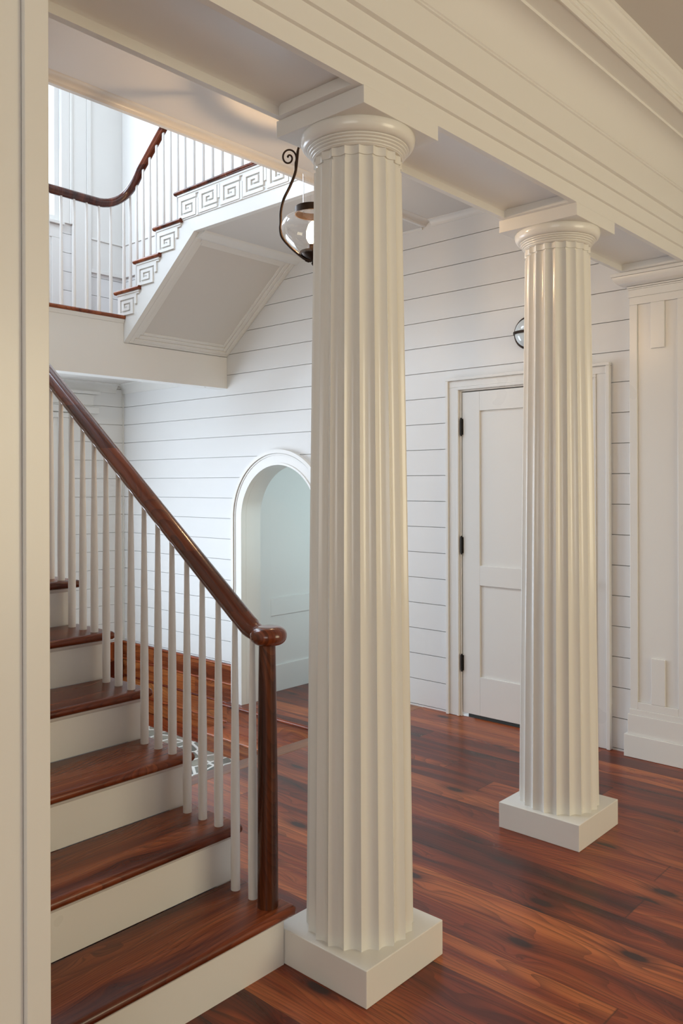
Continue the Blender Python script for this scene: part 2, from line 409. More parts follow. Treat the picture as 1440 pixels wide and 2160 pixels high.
pil = thing('pilaster', 'flat panelled pilaster against the boarded wall at the far end of the beam', 'pilaster', (-1.71, YP, 0))
xl, xr = -1.855, -1.565
b = MB().box(xl+.043, xr-.030, YP+.010, YW-.001, .302, 2.470)   # recessed field
b.frame(xl, xr, .262, 2.512, .043, .030, .040, .042, YP, YW-.001)
b.build('shaft', 'trim', pil, bevel=.002)
MB().box(-1.738, -1.664, YP-.001, YP+.0095, .302, .551).build('raised_panel', 'trim', pil, bevel=.002)
MB().box(-1.738, -1.664, YP-.001, YP+.0095, 2.222, 2.470).build('raised_panel', 'trim', pil, bevel=.002)
MB().box(xl-.012, xr+.02, YP-.010, YW-.001, .122, .232).box(xl-.028, xr+.03, YP-.022, YW-.001, 0.001, .122).box(xl-.004, xr+.01, YP-.004, YW-.001, .232, .262).build('base', 'trim', pil, bevel=.002)
b = MB().box(xl-.003, xr+.003, YP-.004, YW-.001, 2.512, 2.552).box(xl-.006, xr+.006, YP-.008, YW-.001, 2.5525, 2.560).box(xl-.009, xr+.009, YP-.011, YW-.001, 2.562, 2.570)
pr = [(0, 2.572)]
lv_ = []
for k in range(9):
    e = .012+.055*sin(k/8*pi/2); lv_.append((xl-e, xr+e, YP-e, 2.572+.048*(1-cos(k/8*pi/2))))
vs = [p for a, c_, y, z in lv_ for p in ((a, YW-.001, z), (a, y, z), (c_, y, z), (c_, YW-.001, z))]
b.add(vs, [(4*i+k, 4*i+(k+1) % 4, 4*i+4+(k+1) % 4, 4*i+4+k) for i in range(8) for k in range(4)]+[(0, 1, 2, 3), (32, 33, 34, 35)])
b.build('capital', 'trim', pil, smooth=40)
MB().box(XB-.055, XF-.001, YP-.075, YW-.001, 2.621, 2.6395).build('abacus', 'trim', pil, bevel=.002)

# left pilaster / wall end next to the camera
pl = thing('pilaster', 'tall cream panelled post at the left edge, beside the lowest stair treads', 'pilaster', (XF, .79, 0))
MB().box(XB+.052, XF, .773, .823, 0.001, 2.639).build('corner_board', 'trim', pl, bevel=.0015)
b = MB().box(XB+.052, XF-.014, -3.0, .772, .0, 2.640)
struct(b.build('wall_column_line', 'trim'), 'cream panelled wall beside the camera at the left edge')

# ------------------------------------------------------------------ fluted columns
def flute_ring(R, depth, n=20, sub=8, ph=6.4):
    pts = []
    for k in range(n):
        for j in range(sub):
            t = j/sub; a = radians(ph+360/n*(k+t)); w = 1-(2*t-1)**2
            # concave arc between two sharp arrises
            rr = R*cos(pi/n)/cos((t-.5)*2*pi/n)-depth*w
            pts.append((rr*cos(a), rr*sin(a)))
    return pts
def rings(levels, cap=True):
    b = MB(); n = len(levels[0][0]); vs = []
    for pts, z in levels: vs += [(x, y, z) for x, y in pts]
    fs = [(i*n+k, i*n+(k+1) % n, (i+1)*n+(k+1) % n, (i+1)*n+k) for i in range(len(levels)-1) for k in range(n)]
    fs += [tuple(range(n))[::-1], tuple((len(levels)-1)*n+k for k in range(n))]
    return b.add(vs, fs)
def RZ(z):
    T = [(.11, .1690), (.8, .1615), (1.53, .1525), (2.14, .1435), (2.52, .1380)]
    for (a, ra), (c, rc) in zip(T[:-1], T[1:]):
        if z <= c: return ra+(rc-ra)*(z-a)/(c-a)
    return T[-1][1]
col = thing('fluted_column', 'larger fluted cream column in front, its plinth touching the lowest stair riser', 'column', (-1.707, 1.965, 0), 'fluted columns under the beam')
MB().box(-.187, .187, -.187, .187, 0, .1095).build('plinth', 'column', col, bevel=.0025, base=1)
lv = []
for i in range(15):
    z = .1095+(2.482-.1095)*i/14; r = RZ(z); lv.append((flute_ring(r, .0125*r/.165), z))
sh = rings(lv).build('shaft', 'column', col, smooth=24, base=1)
# necking: a scalloped groove then a short run of flutes, square-topped
r = RZ(2.50)
nk = rings([(flute_ring(r*.965, .008), 2.478), (flute_ring(r*.965, .008), 2.492), (flute_ring(r*1.01, .0085), 2.492), (flute_ring(r*1.01, .0085), 2.517)]).build('neck', 'column', col, smooth=24, base=1)
pf = [(.118, 2.5168), (.1400, 2.5174)]
for i in range(4):
    rr, zz = .1405+i*.0052, 2.5185+i*.0078
    pf += [(rr, zz), (rr+.0042, zz+.002), (rr+.0046, zz+.0042), (rr+.0040, zz+.0062), (rr+.0022, zz+.0066)]
pf += [(.1615, 2.5495)]
for k in range(9):
    a = k/8*pi/2*1.15; pf.append((.162+.019*sin(a), 2.5495+.036*(1-cos(a))/(1-cos(pi/2*1.15))))
pf += [(.178, 2.5885)]
MB().lathe(pf, n=96).build('capital', 'column', col, smooth=40, base=1)
MB().box(-.1815, .1815, -.1815, .1815, 2.5885, 2.641).build('abacus', 'trim', col, bevel=.0015, base=1)
col2 = col.copy(); COL.objects.link(col2); col2.location = (-1.712, 3.298, 0)
col2['label'] = 'fluted cream column farther back, standing free on the pine floor in front of the white door'
for ch in list(col.children): cp(ch, col2)
# abacus blocks line up with the beam: thin filler course between abacus and recessed soffit

# ------------------------------------------------------------------ door with casing
dr = thing('door_1', 'white two-panel door with black hinges', None, (-2.53, YW, 0), kind='structure')
b = MB()
for x in (-3.077, -2.005+.0): pass
b.frame(-3.064, -1.996, 0.001, 2.158, .060, .060, 0, .044, YW-.022, YW)
b.frame(-3.085, -1.975, 0.001, 2.176, .021, .021, 0, .018, YW-.034, YW)
b.frame(-3.004, -2.056, 0.001, 2.114, .016, .016, 0, .018, YW-.028, YW)
b.build('casing', 'trim', dr, bevel=.003)
b = MB().frame(-3.029, -2.031, 0.001, 2.119, .054, .054, 0, .033, YW+.001, YW+.14).frame(-2.988, -2.072, 0.001, 2.096, .013, .013, 0, .010, YW-.012, YW)
b.build('door_jamb', 'trim', dr, bevel=.002)
DL, DRr, D0 = -2.969, -2.091, YW-.008
b = MB().box(DL, DL+.128, D0, D0+.04, .027, 2.080).box(DRr-.128, DRr, D0, D0+.04, .027, 2.080)
b.box(DL+.128, DRr-.128, D0, D0+.04, .027, .271).box(DL+.128, DRr-.128, D0, D0+.04, .850, .976).box(DL+.128, DRr-.128, D0, D0+.04, 1.957, 2.080)
dl = b.build('door_leaf', 'trim', dr, bevel=.002)
MB().box(DL+.12, DRr-.12, D0+.012, D0+.03, .26, .86).build('door_panel', 'trim', dr)
MB().box(DL+.12, DRr-.12, D0+.012, D0+.03, .97, 1.965).build('door_panel', 'trim', dr)
for za, zb in ((1.807, 1.912), (1.047, 1.154), (.295, .396)):
    h = MB().lathe([(.0065, 0), (.0065, zb-za)], (-2.972, D0-.009, za), 12)
    h.box(-2.984, -2.962, D0-.006, D0+.002, za+.002, zb-.002)
    for z in (za-.006, zb): h.lathe([(.004, 0), (.0055, .003), (.004, .006)], (-2.972, D0-.009, z), 10)
    h.build('hinge', 'hinge', dr)
MB().lathe([(.012, 0), (.012, .03), (.026, .04), (.030, .055), (.022, .068), (.006, .072)], n=24).build('door_knob', 'bronze', dr)
kn = bpy.data.objects['door_knob']; kn.matrix_parent_inverse = Matrix.Identity(4); kn.rotation_euler = (pi/2, 0, 0); kn.location = (.38, -.005, .915)
struct(MB().box(-3.2, -1.9, YW+.15, YW+.9, -.06, -.002).box(-3.2, -1.9, YW+.9, YW+.95, -.06, 2.3).box(-3.2, -3.1, YW+.16, YW+.9, -.06, 2.3).box(-1.95, -1.9, YW+.16, YW+.9, -.06, 2.3).box(-3.2, -1.9, YW+.16, YW+.95, 2.3, 2.35).build('wall_door_void', 'dark'), 'near-black box painted as shade behind the closed door')

# ------------------------------------------------------------------ arched doorway
ad = thing('door_2', 'round-headed cased opening at the foot of the sunken steps', None, (AX, YW, -.31), kind='structure')
def arch_ring(r0, r1, y0, y1, zb, n=40):
    b = MB(); pts = []
    for r in (r0, r1):
        pts.append([(AX-r, zb)]+[(AX-r*cos(pi*k/n), AZ+r*sin(pi*k/n)) for k in range(n+1)]+[(AX+r, zb)])
    I, O = pts; m_ = len(I); vs = []
    for y in (y0, y1):
        for p in I: vs.append((p[0], y, p[1]))
        for p in O: vs.append((p[0], y, p[1]))
    fs = []
    for i in range(m_-1):
        a, c = i, i+1
        fs += [(a, c, m_+c, m_+a), (2*m_+a, 3*m_+a, 3*m_+c, 2*m_+c), (a, 2*m_+a, 2*m_+c, c), (m_+a, m_+c, 3*m_+c, 3*m_+a)]
    fs += [(0, m_, 3*m_, 2*m_), (m_-1, 3*m_-1, 4*m_-1, 2*m_-1)]
    return b.add(vs, fs)
b = arch_ring(AR+.012, AO-.012, YW-.026, YW-.001, -.309)
r2 = arch_ring(AO-.028, AO, YW-.040, YW-.0005, -.3085); b.add(r2.v, r2.f)
r3 = arch_ring(AR, AR+.016, YW-.032, YW+.02, -.3085); b.add(r3.v, r3.f)
r4 = arch_ring(AO-.044, AO-.034, YW-.031, YW-.0015, -.309); b.add(r4.v, r4.f)
b.build('arch_casing', 'trim', ad, smooth=30)
arch_ring(AR, AR+.066, YW+.021, YW+.18, -.309).build('reveal', 'trim', ad, smooth=30)
# room beyond the arch: its side wall is panelled, seen through the opening
PX = -5.222
b = MB().box(PX-.1, PX-.012, YW+.16, 6.4, -.31, 2.6)
b.box(PX-.012, PX, YW+.18, YW+.408, -.31, 2.6).box(PX-.012, PX, YW+.408, 6.4, .351, .503).box(PX-.012, PX, YW+.408, 6.4, 2.2, 2.6)
b.box(PX-.012, PX+.004, YW+.18, 6.4, -.31, -.082)
struct(b.build('wall_passage', 'wall', bevel=.002), 'panelled pale wall seen through the arch')
b = MB().box(-3.6, -3.5, YW+.16, 6.4, -.4, 2.6).box(PX, -3.5, 6.4, 6.5, -.4, 2.6).box(PX, -3.5, YW+.16, 6.4, 2.6, 2.7)
struct(b.build('wall_beyond_arch', 'wall'), 'far walls of the room beyond the arch')
area('arch_room_fill', (-3.75, 5.75, 1.2), (-5.3, 5.5, .9), .9, 1.4, 15, (.72, .92, .95))  # unseen fill light for the passage wall; this closed room has no window
b = MB().box(PX-.1, -3.5, YW+.0, 6.4, -.36, -.3095)
struct(b.build('floor_passage', 'floor'), 'pine floor beyond the arch')

# ------------------------------------------------------------------ sunken entry steps
es = thing('entry_steps', 'low reddish wood steps down to the flagstone floor, below the arched opening', 'steps', (-4.6, 4.2, ZS))
def nosed(x0, x1, yn, yb, zt, t=.026):
    """board with rounded front edge facing -y"""
    pr = [(yb, zt-t), (yb, zt)]+[(yn+t/2-t/2*sin(pi*k/8), zt-t/2+t/2*cos(pi*k/8)) for k in range(9)]
    return MB().prism(pr, 'x', x0, x1)
XS = -5.30
nosed(XS+.03, FE-.003, 4.345, YW-.0005, -.31).build('platform_tread', 'treadX', es, smooth=40)
MB().box(XS+.06, FE-.003, 4.372, YW-.001, -.465, -.336).build('platform_riser', 'riserX', es)
nosed(XS+.06, FE-.003, 4.085, 4.372, -.465).build('lower_tread', 'treadX', es, smooth=40)
MB().box(XS+.07, FE-.003, 4.112, 4.20, ZS+.001, -.491).build('lower_riser', 'riserX', es)
MB().box(XE+.001, XS+.069, 4.19, YW-.001, ZS+.0005, ZS+.009).build('floor_strip', 'treadX', es)
# stepped skirting boards on the long wall and round the corner
sk = MB()
for i, z in enumerate((0, -.155, -.315, -.472)):
    nosed(XE+.02, -5.232 if i < 2 else XS+.04, YW-.030, YW-.001, z, .020).build('nosing', 'treadX', es, smooth=40)
    zb = (-.155, -.315, -.472, ZS+.008)[i]
    MB().box(XE+.014, -5.228 if i < 3 else XS+.07, YW-.018, YW-.001, zb+.0005, z-.020).build('skirt_board', 'riserX', es)
    MB().box(XE+.001, XE+.02, 2.0, YW-.002, z-.020, z).build('nosing', 'stepY', es, bevel=.006)
    MB().box(XE+.001, XE+.013, 2.0, YW-.002, zb+.0005, z-.020).build('skirt_board', 'stepY', es)

# ------------------------------------------------------------------ first flight
G, RS, X1 = .2535, .1835, -1.856
N1 = 15
st = thing('staircase', 'lower flight of dark wood treads and white risers rising behind the front column', 'staircase', (X1, 1.3, 0))
YL = .702
for i in range(N1):
    xf = X1-G*i; z0 = RS*i; z1 = RS*(i+1)
    MB().box(xf-.02, xf, YL, SY, z0, z1-.030).build('riser', 'trim', st)
    if i < N1-1:
        # tread with round nose to the front and on its return
        t = .032; pr = [(xf-G-.002, z1-t), (xf-G-.002, z1)]+[(xf+.030-t/2+t/2*sin(pi*k/8), z1-t/2+t/2*cos(pi*k/8)) for k in range(9)]
        b = MB().prism(pr, 'y', YL, SY+.030)
        b.build('tread', 'treadY', st, smooth=40, bevel=.009)
        MB().prism([(xf, z1-t), (xf+.016, z1-t), (xf+.013, z1-t-.006), (xf+.006, z1-t-.012), (xf, z1-t-.016)], 'y', YL, SY+.012).build('cove_strip', 'trim', st, smooth=50)
# side wall below the treads on the open side
b = MB()
for i in range(N1-1):
    xf = X1-G*i
    b.box(xf-G, xf-.001 if i else xf-.001, SY-.06, SY-.002, 0 if xf > FE+.2 else ZS, RS*(i+1)-.032)
b.build('side_panel', 'trim', st)
def baluster_mesh(h, r0=.0150, r1=.0085):
    b = MB(); b.lathe([(r0*1.0, 0), (r0*1.02, h*.10), (r0, h*.35), (r0*.82, h*.62), (r1*1.15, h*.85), (r1, h)], n=16); return b
RX = lambda x: 1.124+.7236*(-2.086-x)       # centre height of the sloping rail
cache = {}
def baluster(x, y, z0, z1, par, key, r0=.0150, r1=.0085):
    h = round(z1-z0, 3); k = (key, h)
    if k not in cache:
        o = baluster_mesh(h, r0, r1).build('baluster', 'baluster', par, smooth=40, base=1); cache[k] = o
    else: o = cp(cache[k], par)
    o.parent = par; o.matrix_parent_inverse = Matrix.Translation(par.location).inverted(); o.location = (x, y, z0); return o
BY = 1.742
cnt = 0
for i in range(1, N1):
    for j in range(3):
        if i == 1 and j == 0: continue
        x = X1-G*(i-1)-.022-.0845*j
        zt = RX(x)-.02 if x < -2.0 else 1.045
        baluster(x, BY, RS*i, zt, st, 'a')
# newel and round rail cap
NX = -1.893
MB().lathe([(.0325, RS), (.0320, .35), (.0305, .65), (.0275, .90), (.0260, 1.01)], (NX, BY, 0), 32).build('newel_post', 'newel', st, smooth=40)
cc = (NX+.004, BY+.002, 1.026)
pf = []
for k in range(17):
    a = -pi/2+pi*k/16; pf.append((.029+.029*abs(cos(a))**.8 if 0 < k < 16 else .001, .0285*sin(a)))
pf = [(.001, -.0285)]+[(.028+.030*cos(-pi/2+pi*k/16), .0285*sin(-pi/2+pi*k/16)) for k in range(17)]+[(.001, .0285)]
MB().lathe(pf, cc, 40).build('rail_cap', 'rail', st, smooth=50)
# rail path: level at the cap, easing, then the slope
path = [Vector((NX-.015, BY, 1.027)), Vector((NX-.045, BY, 1.029)), Vector((NX-.070, BY, 1.038))]
P0, P1, P2 = Vector((NX-.070, BY, 1.038)), Vector((NX-.105, BY, 1.060)), Vector((-2.06, BY, RX(-2.06)))
for k in range(1, 9):
    t = k/8; path.append(P0*(1-t)**2+P1*2*t*(1-t)+P2*t*t)
for x in [-2.2-.3*k for k in range(9)]+[-4.9, -5.25]: path.append(Vector((x, BY, RX(x))))
rp = []
for a, z in [(0, .031), (.014, .0285), (.025, .021), (.0310, .010), (.0325, 0), (.0300, -.008), (.0245, -.013), (.0225, -.020), (.0195, -.027), (.012, -.0295), (0, -.030)]: rp.append((a, z))
rp = rp+[(-a, z) for a, z in rp[1:-1]][::-1]
MB().sweep(path, rp, up=(0, 0, 1), scale=[.86, .88, .93]+[1]*(len(path)-3)).build('handrail', 'rail', st, smooth=50)

# ------------------------------------------------------------------ landing and second flight
ld = thing('floor_landing', 'white-fronted landing with wood nosing across the stairwell', None, (-6, 3, ZL), kind='structure')
XL = -5.31
b = MB().box(XE, XL-.121, 1.80, YW-.001, ZL-.10, ZL-.029).box(XE, -5.43, .701, 1.80, ZL-.10, ZL-.029); b.build('deck', 'trim', ld)
MB().box(XE, XL-.062, 1.80, YW-.001, ZL-.028, ZL-.001).box(XE, -5.43, .701, 1.80, ZL-.028, ZL-.001).build('landing_floor', 'treadY', ld)
t = .030
MB().prism([(XL-.03, ZL-t), (XL-.03, ZL)]+[(XL+.028-t/2+t/2*sin(pi*k/8), ZL-t/2+t/2*cos(pi*k/8)) for k in range(9)], 'y', 1.80, UY-.001).build('nosing', 'treadY', ld, smooth=40)
b = MB().box(XL-.12, XL, 1.80, UY-.001, 2.292, ZL-.0285).box(XL-.12, XL, UY-.001, YW-.001, 2.292, 2.551)
b.prism([(XL, ZL-.03), (XL+.018, ZL-.03), (XL+.016, ZL-.036), (XL+.008, ZL-.046), (XL+.006, ZL-.056), (XL, ZL-.060)], 'y', 1.80, UY-.002)
b.build('fascia', 'trim', ld, smooth=40)
# panelled ceiling under the landing + crown
b = MB().box(XE, XL-.121, 1.80, YW-.001, 2.445, 2.60)
b.build('landing_ceiling', 'ceil', ld)
def cove_x(z1, h, tt, x0, x1):
    pr = [(YW, z1), (YW, z1-h), (YW-.012, z1-h)]+[(YW-.012-(tt-.02)*(1-cos(k/8*pi/2)), z1-h+.01+(h-.02)*sin(k/8*pi/2)) for k in range(9)]+[(YW-tt, z1-.01), (YW-tt, z1)]
    return MB().prism(pr, 'x', x0, x1)
b = cove_x(2.445, .085, .085, XE, XL-.12)
pr = [(XE, 2.445), (XE, 2.360), (XE+.012, 2.360)]+[(XE+.012+.065*(1-cos(k/8*pi/2)), 2.370+.065*sin(k/8*pi/2)) for k in range(9)]+[(XE+.085, 2.435), (XE+.085, 2.445)]
b.prism(pr, 'y', 1.80, YW-.085)
b.build('crown_moulding', 'trim', ld, smooth=40)

s2 = thing('staircase', 'upper flight climbing to the gallery, with greek key panels on its white stringer', 'staircase', (XL, UY, ZL))
R2, G2 = (ZU-ZL)/4, .2485
XR = -5.372                        # first riser of the flight
for i in range(4):
    xf = XR+G2*i; z0, z1 = ZL+R2*i, ZL+R2*(i+1); t = .028
    MB().box(xf, xf+.02, UY+.02, YW, z0, z1-t).build('riser', 'trim', s2)
    xe = xf+G2+.01 if i < 3 else -3.286
    pr = [(xe, z1-t), (xe, z1)]+[(xf-.028+t/2-t/2*sin(pi*k/8), z1-t/2+t/2*cos(pi*k/8)) for k in range(9)]
    b = MB().prism(pr, 'y', UY-.0, YW if i < 3 else UY+.10)
    pr2 = [(UY+.001, z1-t)]+[(UY-.030+t/2-t/2*sin(pi-pi*k/8), z1-t/2+t/2*cos(pi-pi*k/8)) for k in range(9)]+[(UY+.001, z1)]
    b.prism(pr2, 'x', xf-.028, xe+.03 if i < 3 else xe)
    b.build('tread' if i < 3 else 'gallery_nosing', 'treadY', s2, smooth=40)
    MB().box(xf-.006, (xf+G2+.028) if i < 3 else xe, UY-.016, UY+.001, z1-t-.014, z1-t).box(xf-.002, (xf+G2+.022) if i < 3 else xe, UY-.010, UY+.001, z1-t-.026, z1-t-.012).build('cove_strip', 'trim', s2, bevel=.003)
# stringer face
poly = [(XL+.000, 2.553), (-4.464, 3.209), (-3.286, 3.209), (-3.286, ZU-.028)]
xs = XR+3*G2; poly += [(xs, ZU-.028), (xs, ZL+3*R2)]
for i in (2, 1, 0):
    xf = XR+G2*i; poly += [(xf, ZL+R2*(i+1)-.028), (xf, ZL+R2*i)]
poly[-1] = (XR, ZL-.028); poly += [(XL, ZL-.028)]
MB().prism(poly, 'y', UY, UY+.04).build('stringer', 'trim', s2)
# raised skirt band above the soffit edge is the same board; greek key brackets
def key(x, zt, w, h, fl=False, tab=True, prot=.012, lw=None):
    """raised fret: strips on the stringer face. x,zt = top-left corner"""
    b = MB(); u = w/9.0; v = h/9.0
    def S(a0, a1, c0, c1):
        if fl: c0, c1 = 9-c1, 9-c0
        b.box(x+a0*u, x+a1*u, UY-prot, UY+.002, zt-h+c0*v, zt-h+c1*v)
    S(0, 1.45, 0, 7.65); S(1.45, 9, 0, 1.4); S(7.55, 9, 1.4, 6.9); S(2.25, 7.55, 5.55, 6.9); S(2.25, 3.6, 2.15, 5.55); S(3.6, 6.8, 2.15, 3.25); S(5.6, 6.8, 3.25, 4.8); S(4.4, 5.6, 3.95, 4.8)
    S(0, 11 if tab else 9, 7.65, 9)
    if tab: S(9.75, 11, 4.4, 7.65)
    return b
for i in range(3):
    xf = XR+G2*i; z1 = ZL+R2*(i+1)
    b = MB().box(xf+.002, xf+.200, UY-.006, UY+.002, z1-.174, z1-.054); k_ = key(xf+.003, z1-.054, .194, .137); 
    k_.build('fret_panel', 'trim', s2)
nz_ = 6
xs0 = XR+3*G2+.003
for i in range(nz_):
    key(xs0+i*.2235, ZU-.054, .190, .142, fl=(i % 2 == 1), tab=False).build('fret_panel', 'trim', s2)
MB().box(xs0+.0, -3.286, UY-.006, UY+.001, ZU-.206, ZU-.196).build('fret_border', 'trim', s2)
for i in range(nz_):
    MB().box(xs0+i*.2235+.196, xs0+i*.2235+.216, UY-.010, UY+.001, ZU-.14 if i % 2 else ZU-.205, ZU-.054 if i % 2 else ZU-.09).build('fret_link', 'trim', s2)
# sloping soffit with raised moulded frame
sl = Vector((-4.464-XL, 0, 3.209-2.553)); Ls = sl.length; sl.normalize(); nn = Vector((sl.z, 0, -sl.x))
if nn.z > 0: nn = -nn
def slab(a0, a1, y0, y1, h0, h1, b):
    o = Vector((XL, 0, 2.553)); vs = []
    for hh in (h0, h1):
        for yy in (y0, y1):
            for aa in (a0, a1): p = o+sl*aa+nn*hh; vs.append((p.x, yy, p.z))
    b.add(vs, [(0, 2, 3, 1), (4, 5, 7, 6), (0, 1, 5, 4), (2, 6, 7, 3), (0, 4, 6, 2), (1, 3, 7, 5)])
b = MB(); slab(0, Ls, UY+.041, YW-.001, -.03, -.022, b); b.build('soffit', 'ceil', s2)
b = MB()
for k, (w0, w1, hh) in enumerate(((.0, .030, .000), (.030, .062, -.009), (.062, .088, -.017))):
    y0, y1, a0, a1 = UY+.041+w0, YW-.012-w0, .02+w0, Ls-.02-w0
    d = w1-w0
    slab(a0, a1, y0, y0+d, -.028, hh, b); slab(a0, a1, y1-d, y1, -.028, hh, b)
    slab(a0, a0+d, y0+d, y1-d, -.028, hh, b); slab(a1-d, a1, y0+d, y1-d, -.028, hh, b)
slab(0, .02, UY+.041, YW-.012, -.028, .001, b); slab(Ls-.02, Ls, UY+.041, YW-.012, -.028, .001, b); slab(0, Ls, YW-.012, YW-.001, -.028, .001, b)
b.build('soffit_frame', 'trim', s2, bevel=.004)
b = MB().prism([(-4.47, 3.212), (-4.50, 3.178), (-4.478, 3.176), (-4.455, 3.186), (-4.425, 3.196), (-4.405, 3.200), (-4.395, 3.211)], 'y', UY+.041, YW-.001)
b.build('soffit_moulding', 'trim', s2, smooth=40)
# balusters
ubz = lambda x: 3.819+.772*(x+5.097)-.02
for j in range(4, -1, -1):
    y = 3.338-.0985*j; baluster(XL+.005, y, ZL, 3.530, ld, 'b', .0125, .0085)
for j in range(5, 16): baluster(XL+.005, 3.338-.0985*j, ZL, 3.530, ld, 'b', .0125, .0085)
for i in range(3):
    for j in range(3):
        x = XR+G2*i+.034+.0830*j; baluster(x, UY+.022, ZL+R2*(i+1), min(ubz(x), 4.42), s2, 'c', .0130, .0085)
for j in range(14):
    x = XR+3*G2+.034+.0990*j; baluster(x, UY+.022, ZU, min(ubz(x), 4.44), s2, 'c', .0130, .0085)
path = [Vector((XL+.003, y, 3.545)) for y in (.75, 1.5, 2.3, 2.8, 3.1, 3.24)]
A, B_, C_ = Vector((XL+.003, 3.24, 3.545)), Vector((XL+.003, UY+.022, 3.56)), Vector((-5.12, UY+.022, 3.80))
for k in range(1, 13):
    t = k/12; path.append(A*(1-t)**2+B_*2*t*(1-t)+C_*t*t)
for x, z in ((-5.0, 3.895), (-4.8, 4.052), (-4.5, 4.30), (-4.32, 4.42), (-4.15, 4.45), (-3.3, 4.46)): path.append(Vector((x, UY+.022, z)))
MB().sweep(path, [(a*.95, z) for a, z in rp]).build('handrail', 'rail', s2, smooth=50)

# ------------------------------------------------------------------ windows and trim on the end wall
def window(name, label, y0, y1, z0, z1, ny, nz):
    w = thing(name, label, None, (XE, (y0+y1)/2, z0), kind='structure')
    b = MB().box(XE-.10, XE+.022, y1+.001, y1+.085, z0, z1).box(XE-.10, XE+.022, y0-.10, y0-.001, z0, z1).box(XE-.10, XE+.022, y0-.10, y1+.085, z1+.001, z1+.045)
    b.box(XE+.001, XE+.034, y1+.0855, y1+.108, z0, z1+.045)
    b.build('window_casing', 'trim', w, bevel=.004)
    MB().box(XE+.001, XE+.05, y0-.12, y1+.02, z0-.03, z0-.0005).build('window_sill', 'trim', w, bevel=.004)
    xs_ = XE-.06; b = MB()
    b.box(xs_, xs_+.04, y0, y0+.045, z0, z1).box(xs_, xs_+.04, y1-.045, y1, z0, z1).box(xs_, xs_+.04, y0+.045, y1-.045, z0, z0+.06).box(xs_, xs_+.04, y0+.045, y1-.045, z1-.05, z1)
    if nz == 2: b.box(xs_, xs_+.042, y0+.045, y1-.045, 1.42, 1.56)
    for k in range(1, ny): yy = y0+(y1-y0)*k/ny; b.box(xs_+.008, xs_+.032, yy-.012, yy+.012, z0+.06, z1-.05)
    b.build('sash', 'trim', w, bevel=.003)
    MB().box(xs_+.016, xs_+.020, y0+.02, y1-.02, z0+.02, z1-.02).build('glass_pane', 'pane', w)
    return w
window('window_1', 'lower window of the end wall behind the balusters', LW[0], LW[1], LW[2], LW[3], 2, 2)
window('window_2', 'tall upper window above the landing', UWN[0], UWN[1], UWN[2], UWN[3], 2, 1)
# head moulding and frieze board over the lower window
b = MB().box(XE+.001, XE+.020, 1.9, 4.115, 2.226, 2.33).box(XE+.001, XE+.045, 1.9, 4.160, 2.152, 2.212).box(XE+.001, XE+.030, 1.9, 4.13, 2.2125, 2.226)
b.box(XE+.001, XE+.05, 1.8, 4.17, 2.3305, 2.359)
struct(b.build('trim_4', 'trim', bevel=.006), 'head moulding over the lower window')
# upper corner: flat board beside the window, rails
b = MB().box(XE+.001, XE+.022, 3.90, 4.045, ZL, 6.19).box(XE+.001, XE+.030, 4.0455, 4.088, ZL, 6.19)
struct(b.build('trim_7', 'trim', bevel=.004), 'flat vertical board beside the tall upper window')
b = MB()
for z, h in ((3.497, .034), (3.785, .018)):
    b.box(XE+.001, XE+.026, 4.089, YW-.026, z-h, z).box(XE+.001, -3.3, YW-.026, YW-.001, z-h, z)
b.box(XE+.001, XE+.015, 4.089, YW-.015, 3.4975, 3.767).box(XE+.001, -3.3, YW-.015, YW-.001, 3.4975, 3.767)
b.box(XE+.001, XE+.012, 4.089, YW-.012, 3.7855, 6.19).box(XE+.001, -3.3, YW-.012, YW-.001, 3.7855, 6.19)
struct(b.build('trim_8', 'trim', bevel=.003), 'two horizontal rails round the upper wall corner')
b = MB().box(XE+.001, XE+.03, 1.8, 3.79, ZL, ZL+.12).box(XE+.001, XE+.02, 3.70, 3.79, ZL+.12, UWN[2]-.15).box(XE+.001, XE+.02, 1.8, 3.79, UWN[2]-.15, UWN[2]-.031).box(XE+.001, XE+.01, 1.8, 3.70, ZL+.12, UWN[2]-.15)
struct(b.build('trim_9', 'trim', bevel=.003), 'panelled apron below the tall upper window')

# ------------------------------------------------------------------ lantern
LX, LY = -2.55, 2.628
lt = thing('pendant_lantern', 'glass bell lantern with scrolled dark bronze arms hanging behind the front column', 'lantern', (LX, LY, CZ))
pf = [(.052, 2.520), (.075, 2.532), (.103, 2.556), (.128, 2.588), (.1405, 2.622), (.1410, 2.645), (.132, 2.668), (.112, 2.684), (.090, 2.692), (.079, 2.697)]
from itertools import chain
def smoothprof(p, n=4):
    out = []
    for i in range(len(p)-1):
        a = p[max(i-1, 0)]; b_ = p[i]; c_ = p[i+1]; d = p[min(i+2, len(p)-1)]
        for k in range(n):
            t = k/n; out.append(tuple(.5*((2*b_[j])+(-a[j]+c_[j])*t+(2*a[j]-5*b_[j]+4*c_[j]-d[j])*t*t+(-a[j]+3*b_[j]-3*c_[j]+d[j])*t**3) for j in (0, 1)))
    return out+[p[-1]]
MB().lathe(smoothprof(pf), (LX, LY, 0), 48, cap=False).build('globe', 'glass', lt, smooth=60)
MB().lathe([(.0785, 2.696), (.0800, 2.697), (.0800, 2.727), (.0785, 2.728), (.0765, 2.727), (.0765, 2.697), (.0785, 2.696)], (LX, LY, 0), 48, cap=False).build('collar', 'bronze', lt, smooth=40)
MB().lathe([(.0445, 2.690), (.0445, 2.872), (.046, 2.877)], (LX, LY, 0), 40, cap=False).build('chimney', 'glass', lt, smooth=60)
